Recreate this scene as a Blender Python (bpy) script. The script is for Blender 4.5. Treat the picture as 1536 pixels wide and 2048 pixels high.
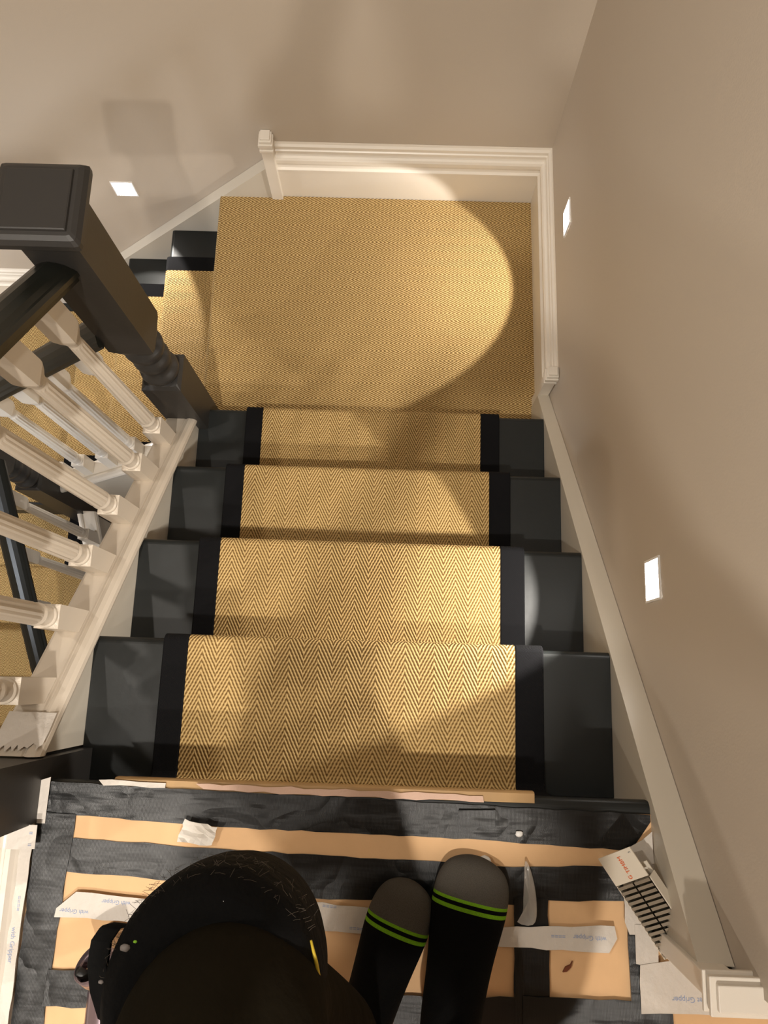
import bpy, bmesh, math, random
from mathutils import Vector, Matrix, Euler
random.seed(7)
for o in list(bpy.data.objects): bpy.data.objects.remove(o, do_unlink=True)
S = bpy.context.scene
COL = S.collection
PI = math.pi

# ------------------------------------------------------------------ camera
cd = bpy.data.cameras.new('camera'); cam = bpy.data.objects.new('camera', cd); COL.objects.link(cam)
cam.location = (0.5365, 0.1532, 1.2179)
cam.rotation_euler = Euler((0.21546, 0.00684, 0.03319), 'XYZ')
cd.sensor_fit = 'VERTICAL'; cd.sensor_height = 36.0; cd.lens = 36.0 * 1536.65 / 2048
cd.clip_start = 0.02
S.camera = cam
# ------------------------------------------------------------------ view, world, lights
S.view_settings.view_transform = 'Standard'; S.view_settings.look = 'None'
S.view_settings.gamma = 1; S.view_settings.use_curve_mapping = False
S.view_settings.exposure = 1.58
w = bpy.data.worlds.new('world'); S.world = w; w.use_nodes = True
w.node_tree.nodes['Background'].inputs[0].default_value = (1, .95, .90, 1)
w.node_tree.nodes['Background'].inputs[1].default_value = 0.10
def spot(name, loc, aim, power, ang, blend=.35, size=.03, col=(1, .92, .82)):
    l = bpy.data.lights.new(name, 'SPOT'); l.energy = power; l.color = col
    l.spot_size = math.radians(ang); l.spot_blend = blend; l.shadow_soft_size = size
    o = bpy.data.objects.new(name, l); COL.objects.link(o); o.location = loc
    o.rotation_euler = (Vector(aim) - Vector(loc)).to_track_quat('-Z', 'Y').to_euler()
    return o
CEIL = 2.42
DOWN = [  # x, y, power, cone, blend
    (.50, -1.30, 44, 130, .5),
    (.33, -.50, 56, 110, .25),
    (-.55, .55, 17, 140, .6),
    (-1.05, -.65, 17, 140, .6),
    (.62, .95, 3, 120, .5),
]
for i, (x, y, pw, an, bl) in enumerate(DOWN):
    spot('downlight_lamp', (x, y, CEIL - .03), (x, y, 0), pw, an, bl)
def area(name, loc, aim, power, size, col=(1, .97, .92), spread=120):
    l = bpy.data.lights.new(name, 'AREA'); l.energy = power; l.color = col; l.shape = 'SQUARE'; l.size = size
    l.spread = math.radians(spread)
    o = bpy.data.objects.new(name, l); COL.objects.link(o); o.location = loc
    o.rotation_euler = (Vector(aim) - Vector(loc)).to_track_quat('-Z', 'Y').to_euler()
    return o

# ------------------------------------------------------------------ helpers
def mat(name, col, rough=.6, metal=0, spec=.5, bump=None, emis=None, var=0, varscale=8, trans=0, alpha=1, coat=0):
    m = bpy.data.materials.new(name); m.use_nodes = True
    nt = m.node_tree; b = nt.nodes['Principled BSDF']
    b.inputs['Base Color'].default_value = (*col, 1); b.inputs['Roughness'].default_value = rough
    b.inputs['Metallic'].default_value = metal; b.inputs['Specular IOR Level'].default_value = spec
    b.inputs['Transmission Weight'].default_value = trans; b.inputs['Coat Weight'].default_value = coat
    if emis: b.inputs['Emission Color'].default_value = (*emis[0], 1); b.inputs['Emission Strength'].default_value = emis[1]
    tc = nt.nodes.new('ShaderNodeTexCoord')
    if var:
        n = nt.nodes.new('ShaderNodeTexNoise'); n.inputs['Scale'].default_value = varscale; n.inputs['Detail'].default_value = 4
        nt.links.new(tc.outputs['Object'], n.inputs['Vector'])
        r = nt.nodes.new('ShaderNodeMix'); r.data_type = 'RGBA'
        r.inputs[6].default_value = (*[c * (1 - var) for c in col], 1); r.inputs[7].default_value = (*[min(1, c * (1 + var)) for c in col], 1)
        nt.links.new(n.outputs['Fac'], r.inputs[0]); nt.links.new(r.outputs[2], b.inputs['Base Color'])
    if bump:
        n2 = nt.nodes.new('ShaderNodeTexNoise'); n2.inputs['Scale'].default_value = bump[0]; n2.inputs['Detail'].default_value = bump[2] if len(bump) > 2 else 3
        nt.links.new(tc.outputs['Object'], n2.inputs['Vector'])
        bn = nt.nodes.new('ShaderNodeBump'); bn.inputs['Strength'].default_value = bump[1]; bn.inputs['Distance'].default_value = .004
        nt.links.new(n2.outputs['Fac'], bn.inputs['Height']); nt.links.new(bn.outputs['Normal'], b.inputs['Normal'])
    return m

def mnode(nt, op, a, b=None, c=None):
    n = nt.nodes.new('ShaderNodeMath'); n.operation = op
    for i, v in enumerate((a, b, c)):
        if v is None: continue
        if isinstance(v, (int, float)): n.inputs[i].default_value = v
        else: nt.links.new(v, n.inputs[i])
    return n.outputs[0]

def sisal(name, wr=.17, wc=.13):
    """herringbone woven sisal, driven by a UV map laid out in metres (u across, v along)"""
    m = bpy.data.materials.new(name); m.use_nodes = True; nt = m.node_tree; b = nt.nodes['Principled BSDF']
    uv = nt.nodes.new('ShaderNodeUVMap'); uv.uv_map = 'UVMap'
    nz = nt.nodes.new('ShaderNodeTexNoise'); nz.inputs['Scale'].default_value = 55; nz.inputs['Detail'].default_value = 2
    nt.links.new(uv.outputs[0], nz.inputs['Vector'])
    sp = nt.nodes.new('ShaderNodeSeparateXYZ'); nt.links.new(uv.outputs[0], sp.inputs[0])
    U, V = sp.outputs[0], sp.outputs[1]
    per = .052
    wob = mnode(nt, 'MULTIPLY', mnode(nt, 'SUBTRACT', nz.outputs['Fac'], .5), .006)
    tri = mnode(nt, 'PINGPONG', U, per / 2)                       # 0 .. per/2
    t = mnode(nt, 'ADD', mnode(nt, 'SUBTRACT', V, mnode(nt, 'MULTIPLY', tri, 2.0)), wob)
    ph = mnode(nt, 'MULTIPLY', t, 2 * PI / .0125)
    st = mnode(nt, 'MULTIPLY_ADD', mnode(nt, 'SINE', ph), .5, .5)    # diagonal cords
    # weave dashes across
    rows = mnode(nt, 'MULTIPLY_ADD', mnode(nt, 'SINE', mnode(nt, 'MULTIPLY', V, 2 * PI / .0062)), .5, .5)
    cols = mnode(nt, 'MULTIPLY_ADD', mnode(nt, 'SINE', mnode(nt, 'ADD', mnode(nt, 'MULTIPLY', U, 2 * PI / .0065), mnode(nt, 'MULTIPLY', V, 2 * PI / .0125))), .5, .5)
    h = mnode(nt, 'ADD', mnode(nt, 'MULTIPLY', st, 1 - wr - wc), mnode(nt, 'ADD', mnode(nt, 'MULTIPLY', rows, wr), mnode(nt, 'MULTIPLY', cols, wc)))
    fine = nt.nodes.new('ShaderNodeTexNoise'); fine.inputs['Scale'].default_value = 420; fine.inputs['Detail'].default_value = 2
    nt.links.new(uv.outputs[0], fine.inputs['Vector'])
    h2 = mnode(nt, 'ADD', h, mnode(nt, 'MULTIPLY', mnode(nt, 'SUBTRACT', fine.outputs['Fac'], .5), .5))
    cr = nt.nodes.new('ShaderNodeValToRGB'); e = cr.color_ramp.elements
    e[0].position = .14; e[0].color = (.15, .080, .022, 1)
    e[1].position = .85; e[1].color = (.66, .47, .21, 1)
    k = e.new(.40); k.color = (.43, .275, .098, 1)
    nt.links.new(h2, cr.inputs[0]); nt.links.new(cr.outputs[0], b.inputs['Base Color'])
    b.inputs['Roughness'].default_value = .75; b.inputs['Specular IOR Level'].default_value = .25
    bn = nt.nodes.new('ShaderNodeBump'); bn.inputs['Strength'].default_value = .9; bn.inputs['Distance'].default_value = .0022
    nt.links.new(h2, bn.inputs['Height']); nt.links.new(bn.outputs[0], b.inputs['Normal'])
    return m

def weave(name, col, scale, rough=.9):
    m = bpy.data.materials.new(name); m.use_nodes = True; nt = m.node_tree; b = nt.nodes['Principled BSDF']
    tc = nt.nodes.new('ShaderNodeTexCoord'); wv = nt.nodes.new('ShaderNodeTexWave'); wv.inputs['Scale'].default_value = scale
    wv.bands_direction = 'DIAGONAL'
    nt.links.new(tc.outputs['Object'], wv.inputs['Vector'])
    mx = nt.nodes.new('ShaderNodeMix'); mx.data_type = 'RGBA'
    mx.inputs[6].default_value = (*[c * .7 for c in col], 1); mx.inputs[7].default_value = (*[c * 1.2 for c in col], 1)
    nt.links.new(wv.outputs['Fac'], mx.inputs[0]); nt.links.new(mx.outputs[2], b.inputs['Base Color'])
    bn = nt.nodes.new('ShaderNodeBump'); bn.inputs['Strength'].default_value = .5; bn.inputs['Distance'].default_value = .001
    nt.links.new(wv.outputs['Fac'], bn.inputs['Height']); nt.links.new(bn.outputs[0], b.inputs['Normal'])
    b.inputs['Roughness'].default_value = rough; b.inputs['Specular IOR Level'].default_value = .15
    return m

def duct_mat():
    m = mat('black_duct_tape', (.007, .0075, .008), .33, spec=.38); nt = m.node_tree; b = nt.nodes['Principled BSDF']
    tc = nt.nodes.new('ShaderNodeTexCoord')
    mp = nt.nodes.new('ShaderNodeMapping'); mp.inputs['Scale'].default_value = (6, 34, 1); nt.links.new(tc.outputs['Object'], mp.inputs['Vector'])
    n1 = nt.nodes.new('ShaderNodeTexNoise'); n1.inputs['Scale'].default_value = 1.0; n1.inputs['Detail'].default_value = 3; nt.links.new(mp.outputs[0], n1.inputs['Vector'])
    n3 = nt.nodes.new('ShaderNodeTexNoise'); n3.inputs['Scale'].default_value = 9; n3.inputs['Detail'].default_value = 2; n3.inputs['Distortion'].default_value = .6; nt.links.new(tc.outputs['Object'], n3.inputs['Vector'])
    rid = mnode(nt, 'MULTIPLY', mnode(nt, 'ABSOLUTE', mnode(nt, 'SUBTRACT', n3.outputs['Fac'], .5)), 9)
    cre = mnode(nt, 'MINIMUM', rid, 1)
    h = mnode(nt, 'ADD', mnode(nt, 'MULTIPLY', n1.outputs['Fac'], .8), mnode(nt, 'MULTIPLY', cre, .35))
    thr = nt.nodes.new('ShaderNodeTexWave'); thr.inputs['Scale'].default_value = 260; nt.links.new(tc.outputs['Object'], thr.inputs['Vector'])
    h = mnode(nt, 'ADD', h, mnode(nt, 'MULTIPLY', thr.outputs['Fac'], .03))
    bn = nt.nodes.new('ShaderNodeBump'); bn.inputs['Strength'].default_value = .8; bn.inputs['Distance'].default_value = .004
    nt.links.new(h, bn.inputs['Height']); nt.links.new(bn.outputs[0], b.inputs['Normal'])
    return m
M = dict(
    wall=mat('wall_paint', (.51, .445, .37), .55, spec=.3, bump=(260, .05)),
    ceil=mat('ceiling_paint', (.8, .77, .7), .8),
    trim=mat('trim_paint', (.80, .745, .66), .32, spec=.45, bump=(60, .03)),
    cream=mat('cream_paint', (.60, .53, .44), .36, spec=.4, bump=(60, .03)),
    string=mat('string_paint', (.58, .53, .445), .35, spec=.45, bump=(60, .03)),
    dark=mat('charcoal_paint', (.0105, .0125, .0125), .42, spec=.34, bump=(90, .05), var=.15, varscale=14),
    newel=mat('charcoal_post_paint', (.026, .024, .022), .42, spec=.45, bump=(120, .04)),
    rail=mat('dark_rail_varnish', (.011, .012, .009), .33, spec=.5),
    sisal=sisal('sisal'), sisal_flat=sisal('sisal_landing', .07, .07),
    bind=weave('cotton_binding', (.006, .006, .007), 300),
    card=mat('brown_card', (.74, .475, .255), .72, spec=.25, bump=(40, .15), var=.06, varscale=30),
    duct=duct_mat(),
    mask=mat('white_backing_tape', (.62, .575, .52), .55, bump=(55, .6, 4), var=.06, varscale=20),
    pink=mat('pink_masking_tape', (.62, .42, .32), .6, bump=(120, .3)),
    wood=mat('bare_wood', (.45, .28, .12), .6, var=.2, varscale=30),
    blue=mat('blue_print', (.32, .38, .55), .6),
    paper=mat('crumpled_paper', (.72, .68, .62), .7, bump=(40, .8, 4)),
    plastic=mat('clear_plastic', (.95, .92, .86), .18, trans=.75, bump=(50, .6)),
    led=mat('led_lens', (1, 1, 1), .5, emis=((1, .96, .90), 9)),
    ledrim=mat('led_rim', (.85, .83, .8), .4),
    steel=mat('staple_steel', (.42, .41, .38), .22, metal=1),
    cartonw=mat('carton_card', (.66, .60, .50), .6),
    orange=mat('orange_print', (.70, .13, .02), .6),
    greyp=mat('grey_print', (.2, .2, .2), .6),
    purple=mat('purple_metal', (.34, .27, .31), .25, metal=.85),
    blackp=mat('black_plastic', (.012, .012, .012), .4),
    trouser=mat('work_trousers', (.012, .0095, .0055), .95, spec=.05, bump=(26, .9, 5), var=.35, varscale=9),
    jumper=mat('dark_jumper', (.02, .02, .022), .9, spec=.1, bump=(60, .5, 4)),
    pad=mat('kneepad_rubber', (.003, .003, .003), .85, spec=.12, bump=(60, .8, 4)),
    fluff=mat('grey_fluff', (.075, .06, .045), .9),
    skin=mat('skin', (.55, .32, .22), .5, bump=(200, .1)),
    hair=mat('hair', (.05, .03, .02), .7),
    green=mat('green_thread', (.25, .55, .03), .8),
    fleck=mat('paint_fleck', (.22, .20, .19), .7),
    yellow=mat('yellow_strap', (.5, .36, .02), .6),
    chip=mat('wood_chip', (.16, .04, .012), .7),
    white=mat('white_glue', (.8, .8, .78), .3),
)

def link(name, me, m=None, parent=None, smooth=False, kind=None, label=None, cat=None, group=None):
    o = bpy.data.objects.new(name, me); COL.objects.link(o)
    if m is not None: me.materials.append(m)
    if parent is not None:
        o.parent = parent
        o.matrix_parent_inverse = parent.matrix_world.inverted() if False else Matrix.Translation(-Vector(parent.location)) if parent.get('abs') else Matrix.Identity(4)
    if smooth:
        for p in me.polygons: p.use_smooth = True
    if kind: o['kind'] = kind
    if label: o['label'] = label
    if cat: o['category'] = cat
    if group: o['group'] = group
    return o
def mesh(verts, faces, name='m'):
    me = bpy.data.meshes.new(name); me.from_pydata([tuple(v) for v in verts], [], faces); 
    bm = bmesh.new(); bm.from_mesh(me); bmesh.ops.recalc_face_normals(bm, faces=bm.faces); bm.to_mesh(me); bm.free()
    me.update(); return me
def thing(name, loc, label, cat, group=None):
    """Empty at the thing's base; parts are given in world coordinates"""
    o = bpy.data.objects.new(name, None); COL.objects.link(o); o.location = loc; o['label'] = label; o['category'] = cat
    o.empty_display_size = .05
    if group: o['group'] = group
    return o
def part(name, me, m, parent, smooth=False, label=None):
    """mesh given in world coordinates, attached under parent"""
    root = parent
    off = Vector((0, 0, 0)); q = parent
    while q is not None: off += Vector(q.location); q = q.parent
    me.transform(Matrix.Translation(-off))
    o = bpy.data.objects.new(name, me); COL.objects.link(o); o.parent = parent
    if m is not None: me.materials.append(m)
    if smooth:
        for p in me.polygons: p.use_smooth = True
    if label: o['label'] = label
    return o
def solo(name, me, m, label, cat, group=None, smooth=False):
    c = sum((v.co for v in me.vertices), Vector()) / max(1, len(me.vertices))
    c.z = min(v.co.z for v in me.vertices)
    me.transform(Matrix.Translation(-c))
    o = link(name, me, m, smooth=smooth, label=label, cat=cat, group=group); o.location = c
    return o
def prism(poly, axis, a0, a1, shear=0.0):
    """poly: list of 2D points; extruded along axis ('x': poly=(y,z); 'y': poly=(x,z); 'z': poly=(x,y)).
    shear: dz per unit of the extrusion axis (for axis y or x)."""
    def P(p, a):
        if axis == 'x': return (a, p[0], p[1] + shear * a)
        if axis == 'y': return (p[0], a, p[1] + shear * a)
        return (p[0], p[1], a)
    n = len(poly); vs = [P(p, a0) for p in poly] + [P(p, a1) for p in poly]
    fs = [tuple(range(n)), tuple(range(2 * n - 1, n - 1, -1))] + [(i, (i + 1) % n, n + (i + 1) % n, n + i) for i in range(n)]
    return mesh(vs, fs)
def box(x0, x1, y0, y1, z0, z1): return prism([(x0, y0), (x1, y0), (x1, y1), (x0, y1)], 'z', z0, z1)
def bevel(o, w=.002, seg=2, ang=35):
    md = o.modifiers.new('bevel', 'BEVEL'); md.width = w; md.segments = seg; md.limit_method = 'ANGLE'; md.angle_limit = math.radians(ang)
    return o
def join(*ms):
    vs = []; fs = []
    for me in ms:
        n = len(vs); vs += [v.co.copy() for v in me.vertices]; fs += [tuple(n + i for i in p.vertices) for p in me.polygons]
    me = bpy.data.meshes.new('m'); me.from_pydata(vs, [], fs); me.update(); return me
def superpt(h, th, p):
    c, s = abs(math.cos(th)), abs(math.sin(th))
    r = h / ((c ** p + s ** p) ** (1.0 / p))
    return r * math.cos(th), r * math.sin(th)
def loft(cx, cy, secs, n=48, flutes=None):
    """secs: (z, half, p) ; p=2 circle, p large square; optional 4th: flute depth"""
    vs = []; fs = []
    for s in secs:
        z, h, p = s[:3]; fl = s[3] if len(s) > 3 else 0
        for i in range(n):
            th = 2 * PI * i / n
            if p >= 30:
                c, q = math.cos(th), math.sin(th); r = h / max(abs(c), abs(q)); x, y = r * c, r * q
            else: x, y = superpt(h, th, p)
            if fl:
                k = 1 - fl * (.5 + .5 * math.cos(12 * th + PI)) ; x *= k; y *= k
            vs.append((cx + x, cy + y, z))
    m = len(secs)
    for j in range(m - 1):
        for i in range(n):
            fs.append((j * n + i, j * n + (i + 1) % n, (j + 1) * n + (i + 1) % n, (j + 1) * n + i))
    fs.append(tuple(range(n))); fs.append(tuple(range(m * n - 1, (m - 1) * n - 1, -1)))
    return mesh(vs, fs)
def tube(pts, rad, n=10, closed_ends=True):
    pts = [Vector(p) for p in pts]; rr = rad if isinstance(rad, (list, tuple)) else [rad] * len(pts)
    vs = []; fs = []; up = Vector((0, 0, 1))
    prev = None
    for i, p in enumerate(pts):
        t = (pts[min(i + 1, len(pts) - 1)] - pts[max(i - 1, 0)]).normalized()
        if prev is None:
            a = t.cross(up); a = a if a.length > .01 else t.cross(Vector((1, 0, 0))); a.normalize()
        else: a = (prev - t * prev.dot(t)).normalized()
        prev = a; b = t.cross(a)
        for k in range(n):
            th = 2 * PI * k / n; vs.append(p + (a * math.cos(th) + b * math.sin(th)) * rr[i])
    for j in range(len(pts) - 1):
        for k in range(n): fs.append((j * n + k, j * n + (k + 1) % n, (j + 1) * n + (k + 1) % n, (j + 1) * n + k))
    if closed_ends: fs.append(tuple(range(n))); fs.append(tuple(range(len(vs) - 1, len(vs) - n - 1, -1)))
    return mesh(vs, fs)
def text_mesh(s, size, depth=.0002):
    cu = bpy.data.curves.new('t', 'FONT'); cu.body = s; cu.size = size; cu.extrude = depth; cu.align_x = 'CENTER'; cu.align_y = 'CENTER'
    o = bpy.data.objects.new('t', cu); COL.objects.link(o)
    dg = bpy.context.evaluated_depsgraph_get(); me = bpy.data.meshes.new_from_object(o.evaluated_get(dg))
    bpy.data.objects.remove(o); me.materials.clear(); return me

# ------------------------------------------------------------------ dimensions
R_, G, W = .19, .2148, .932
SL = R_ / G                       # slope of the upper flight
ZL = -5 * R_                      # half landing, -0.95
YB, XR = 1.662, .965              # back wall, right wall
Z4 = -9 * R_                      # lower landing, -1.71
XL = -1.66

# ------------------------------------------------------------------ room shell
def skw(y): return (YB - y) * .0107 - .008        # the right wall is not quite square to the back wall
def skewme(me, face_only=True):
    for v in me.vertices:
        if v.co.x > W + .008: v.co.x += skw(v.co.y)
    return me
def struct(name, me, m): 
    return link(name, me, m, kind='structure')
struct('wall_back', box(XL - .1, 1.07, YB, YB + .1, -3.3, CEIL + .1), M['wall'])
struct('wall_right', skewme(box(XR, XR + .1, -.19, YB, -1.6, CEIL + .1)), M['wall'])
struct('wall_left', box(XL - .1, XL, -2.3, YB, -3.3, CEIL + .1), M['wall'])
struct('wall_right', box(XR + .1, 2.2, -.19, -.09, -.3, CEIL + .1), M['wall'])
struct('wall_right', box(2.2, 2.3, -2.3, -.09, -.3, CEIL + .1), M['wall'])
struct('wall_front', box(XL - .1, 2.3, -2.4, -2.3, -3.3, CEIL + .1), M['wall'])
struct('ceiling', box(XL - .1, 2.3, -2.4, YB + .1, CEIL, CEIL + .1), M['ceil'])
struct('floor', box(-.045, 2.2, -2.3, -.035, -.25, -.004), M['wood'])
# floor nosing at the head of the stairs
def nose_poly(yb, yf, zt, th=.028, r=.012):
    pts = [(yb, zt), (yf - r, zt)]
    for i in range(1, 6):
        a = PI / 2 - i * PI / 12; pts.append((yf - r + r * math.cos(a), zt - r + r * math.sin(a)))
    pts += [(yf, zt - r)]
    pts += [(yf, zt - th + .005), (yf - .005, zt - th), (yb, zt - th)]
    return pts
struct('trim_1', prism(nose_poly(-.05, -.012, -.003), 'x', -.02, W), M['dark'])
struct('floor', box(.001, XR, .855, YB, ZL - .2, ZL - .001), M['dark'])                 # half landing base
struct('floor', box(XL, -.70, .78, YB, Z4 - .2, Z4), M['dark'])               # lower landing base
struct('floor', box(XL, 1.0, -2.3, YB, -3.35, -3.3), M['wood'])

# skirting profile (distance from wall, height)
SK0 = [(0, 0), (.022, 0), (.022, .130), (.026, .134), (.026, .141), (.019, .145), (.0165, .153), (.0165, .160), (.021, .163), (.0235, .170), (.0235, .186),
      (.020, .194), (.014, .197), (.012, .203), (.012, .216), (.0085, .219), (.0085, .232), (.003, .238), (.001, .245), (0, .245)]
SK = [(d, h if h <= .13 else .13 + (h - .13) * .88) for d, h in SK0]
def skirt_x(x0, x1, y, z, name):       # runs along x on a wall at y (wall on +y side)
    return struct(name, prism([(y - d, z + h) for d, h in SK], 'x', x0, x1), M['trim'])
def skirt_y(y0, y1, x, z, name, s=-1):
    me = prism([(x + s * d, z + h) for d, h in SK], 'y', y0, y1)
    for v in me.vertices: v.co.x += skw(v.co.y)
    return struct(name, me, M['trim'])
skirt_x(.118, XR - .001, YB, ZL, 'baseboard_back')
skirt_y(.965, YB - .001, XR, ZL, 'baseboard_right')
skirt_x(XL + .001, -.70, YB, Z4, 'baseboard_back')
# end block of the back skirting (square post with a moulded head)
def end_block(x0, x1, y0, y1, zb, zt, name, dx=0, dy=-1):
    ms = [box(x0, x1, y0, y1, zb, zt - .05)]
    for i, (a, b, e) in enumerate(((.05, .040, .004), (.040, .028, .001), (.028, .016, .005), (.016, .006, .001), (.006, 0, -.004))):
        ms.append(box(x0 - e * .8, x1 + e * .8, (y0 - e) if dy < 0 else y0 - e, y1 + (e if dy > 0 else 0), zt - a, zt - b))
    o = struct(name, join(*ms), M['trim']); bevel(o, .0015, 2); return o
end_block(.120, .154, YB - .036, YB - .001, ZL, ZL + .280, 'trim_2')
end_block(XR - .032, XR - .002, .957, .985, ZL, ZL + .246, 'trim_3')
# newel-side end: skirting return at the head of the flight
def head_block():
    ms = [box(W - .006, XR - .001, -.205, -.178, 0, .205)]
    for a, b, e in ((.205, .211, .009), (.211, .223, .005), (.223, .229, .008), (.229, .236, .001)):
        ms.append(box(W - .006 - e, XR + .02, -.205 - e, -.178 + e, a, b))
    o = struct('trim_4', join(*ms), M['trim']); bevel(o, .0015, 2)
head_block()
struct('baseboard_right', prism([(-.19 - d, h) for d, h in SK], 'x', XR - .01, 2.2), M['trim'])

# ------------------------------------------------------------------ stair flights
def flight(name, label, frame, n, zt0, width, nosings, rin=.02):
    pass

up = thing('upper_staircase', (W / 2, .43, ZL), 'dark painted upper stair flight with cream side strings leading down to the landing', 'staircase')
for k in range(1, 5):
    y1 = k * G; z = -k * R_
    t = part('tread', prism(nose_poly(y1 - G - (.019 if k > 1 else .033), y1, z), 'x', .0005, W - .0005), M['dark'], up)
for k in range(1, 6):
    y1 = (k - 1) * G - .020
    if k == 1: y1 = -.034
    part('riser', box(.0005, W - .0005, y1 - .014, y1, -k * R_ - .02 if k < 5 else ZL, -(k - 1) * R_ - (.0285 if k > 1 else .032)), M['dark'], up)
# right closed string against the wall
def sweep_y(poly, y0, y1, s): return prism(poly, 'y', y0, y1, shear=-s)
part('string', skewme(sweep_y([(W, -.34), (W, .0), (XR - .001, .004), (XR - .001, -.34)], -.180, .957, SL)), M['string'], up, label='cream painted wall string')
# clip the part of the string that would drop below the floor at the head: floor hides it
# left string with moulded cap
part('string', sweep_y([(-.042, -.34), (-.042, .0), (0, .0), (0, -.34)], .024, .80, SL), M['string'], up, label='cream painted outer string')
CAP = [(.004, -.004), (.010, .004), (.012, .014), (.010, .023), (.004, .030), (-.004, .033), (-.010, .031), (-.0125, .026), (-.015, .026), (-.017, .029), (-.060, .029), (-.066, .024), (-.068, .010), (-.064, -.004)]
part('string_cap', sweep_y(CAP, .022, .800, SL), M['cream'], up)
# flight 2 (descends towards -x)
XN = [-.041, -.255, -.468, -.690]
SL2 = .885
mid = thing('middle_staircase', (-.36, 1.2, Z4), 'short dark painted stair flight turning left off the landing, along the back wall', 'staircase')
YF2 = .845
def nose_x(xb, xf, zt, th=.028, r=.012):   # nosing faces -x
    return [(-a, b) for a, b in nose_poly(-xb, -xf, zt, th, r)]
for k in range(0, 4):
    z = ZL - k * R_
    if k == 0: part('tread', prism(nose_x(.0, XN[0], ZL), 'y', .90, YB - .002), M['dark'], mid)
    else: part('tread', prism(nose_x(XN[k - 1] + .019, XN[k], z), 'y', YF2, YB - .024), M['dark'], mid)
for k in range(0, 4):
    xr = XN[k] + .020
    part('riser', box(xr, xr + .014, YF2 if k else .89, YB - .024, (ZL - (k + 1) * R_) - (.02 if k < 3 else 0), ZL - k * R_ - .0285), M['dark'], mid)
def sweep_x(poly, x0, x1, s): return prism(poly, 'x', x0, x1, shear=s)   # descends toward -x
def nl2(dz): return ZL + SL2 * .041 + dz     # z at x=0 of nosing line
part('string', sweep_x([(YB - .030, nl2(-.34)), (YB - .030, nl2(.006)), (YB - .001, nl2(.018)), (YB - .001, nl2(-.34))], -.735, .119, SL2), M['string'], mid, label='cream painted wall string')
part('string', sweep_x([(.800, nl2(-.30)), (.800, nl2(0)), (YF2, nl2(0)), (YF2, nl2(-.30))], -.70, -.07, SL2), M['string'], mid, label='cream painted outer string')
part('string_cap', sweep_x([(.822 - (a + .027), nl2(b)) for a, b in CAP], -.70, -.062, SL2), M['trim'], mid)
# flight 3 (descends towards -y), below and to the left
low = thing('lower_staircase', (-1.1, .2, -3.3), 'dark painted lowest stair flight seen through the white balusters', 'staircase')
YN3 = [.795 - .225 * k for k in range(0, 8)]; SL3 = R_ / .225; X3 = -.70
for k in range(0, 8):
    z = Z4 - k * R_
    if k == 0: part('tread', prism([(-a, b) for a, b in nose_poly(-.90, -YN3[0], Z4)], 'x', XL + .024, -.70), M['dark'], low)
    else: part('tread', prism([(-a, b) for a, b in nose_poly(-(YN3[k - 1] + .019), -YN3[k], z)], 'x', XL + .024, X3), M['dark'], low)
    part('riser', box(XL + .024, X3, YN3[k] + .020, YN3[k] + .034, z - R_, z - .0285), M['dark'], low)
c3 = Z4 - SL3 * YN3[0]
part('string', prism([(X3, c3 - .34), (X3, c3), (X3 + .042, c3), (X3 + .042, c3 - .34)], 'y', -.70, .76, SL3), M['string'], low, label='white painted outer string')
part('string_cap', prism([(X3 - a, b + c3) for a, b in CAP], 'y', -.70, .76, SL3), M['trim'], low)

# ------------------------------------------------------------------ carpets
TH = .008
def ribbon(prof, axis, a0, a1, uvflip=False, u0=0.0, v0=0.0):
    """prof: outer polyline in the vertical plane; thickness TH toward the inside (left side of travel = outside)"""
    P = [Vector(p) for p in prof]; inn = []
    for i, p in enumerate(P):
        d = (P[min(i + 1, len(P) - 1)] - P[max(i - 1, 0)]).normalized()
        inn.append(p - Vector((-d.y, d.x)) * (TH * .9))
    L = [0]
    for i in range(1, len(P)): L.append(L[-1] + (P[i] - P[i - 1]).length)
    def X(q, a): return (a, q.x, q.y) if axis == 'x' else (q.x, a, q.y)
    NA = 2; n = len(P)
    me = bpy.data.meshes.new('m'); bm = bmesh.new(); uvl = bm.loops.layers.uv.new('UVMap')
    vo0 = [bm.verts.new(X(q, a0)) for q in P]; vo1 = [bm.verts.new(X(q, a1)) for q in P]
    vi0 = [bm.verts.new(X(q, a0)) for q in inn]; vi1 = [bm.verts.new(X(q, a1)) for q in inn]
    info = {}
    for i in range(n):
        for v, a in ((vo0[i], a0), (vi0[i], a0), (vo1[i], a1), (vi1[i], a1)): info[v] = (a - a0 + u0, L[i] + v0)
    for i in range(n - 1):
        for f in ((vo0[i], vo0[i + 1], vo1[i + 1], vo1[i]), (vi0[i + 1], vi0[i], vi1[i], vi1[i + 1]), (vo0[i], vi0[i], vi0[i + 1], vo0[i + 1]), (vo1[i + 1], vi1[i + 1], vi1[i], vo1[i])):
            fc = bm.faces.new(f)
            for l in fc.loops: l[uvl].uv = info[l.vert] if not uvflip else (info[l.vert][1], info[l.vert][0])
    for a, b, c, d in ((vo0[0], vi0[0], vi1[0], vo1[0]), (vo0[-1], vo1[-1], vi1[-1], vi0[-1])):
        fc = bm.faces.new((a, b, c, d))
        for l in fc.loops: l[uvl].uv = info[l.vert]
    bmesh.ops.recalc_face_normals(bm, faces=bm.faces)
    bm.to_mesh(me); bm.free(); return me
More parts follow.
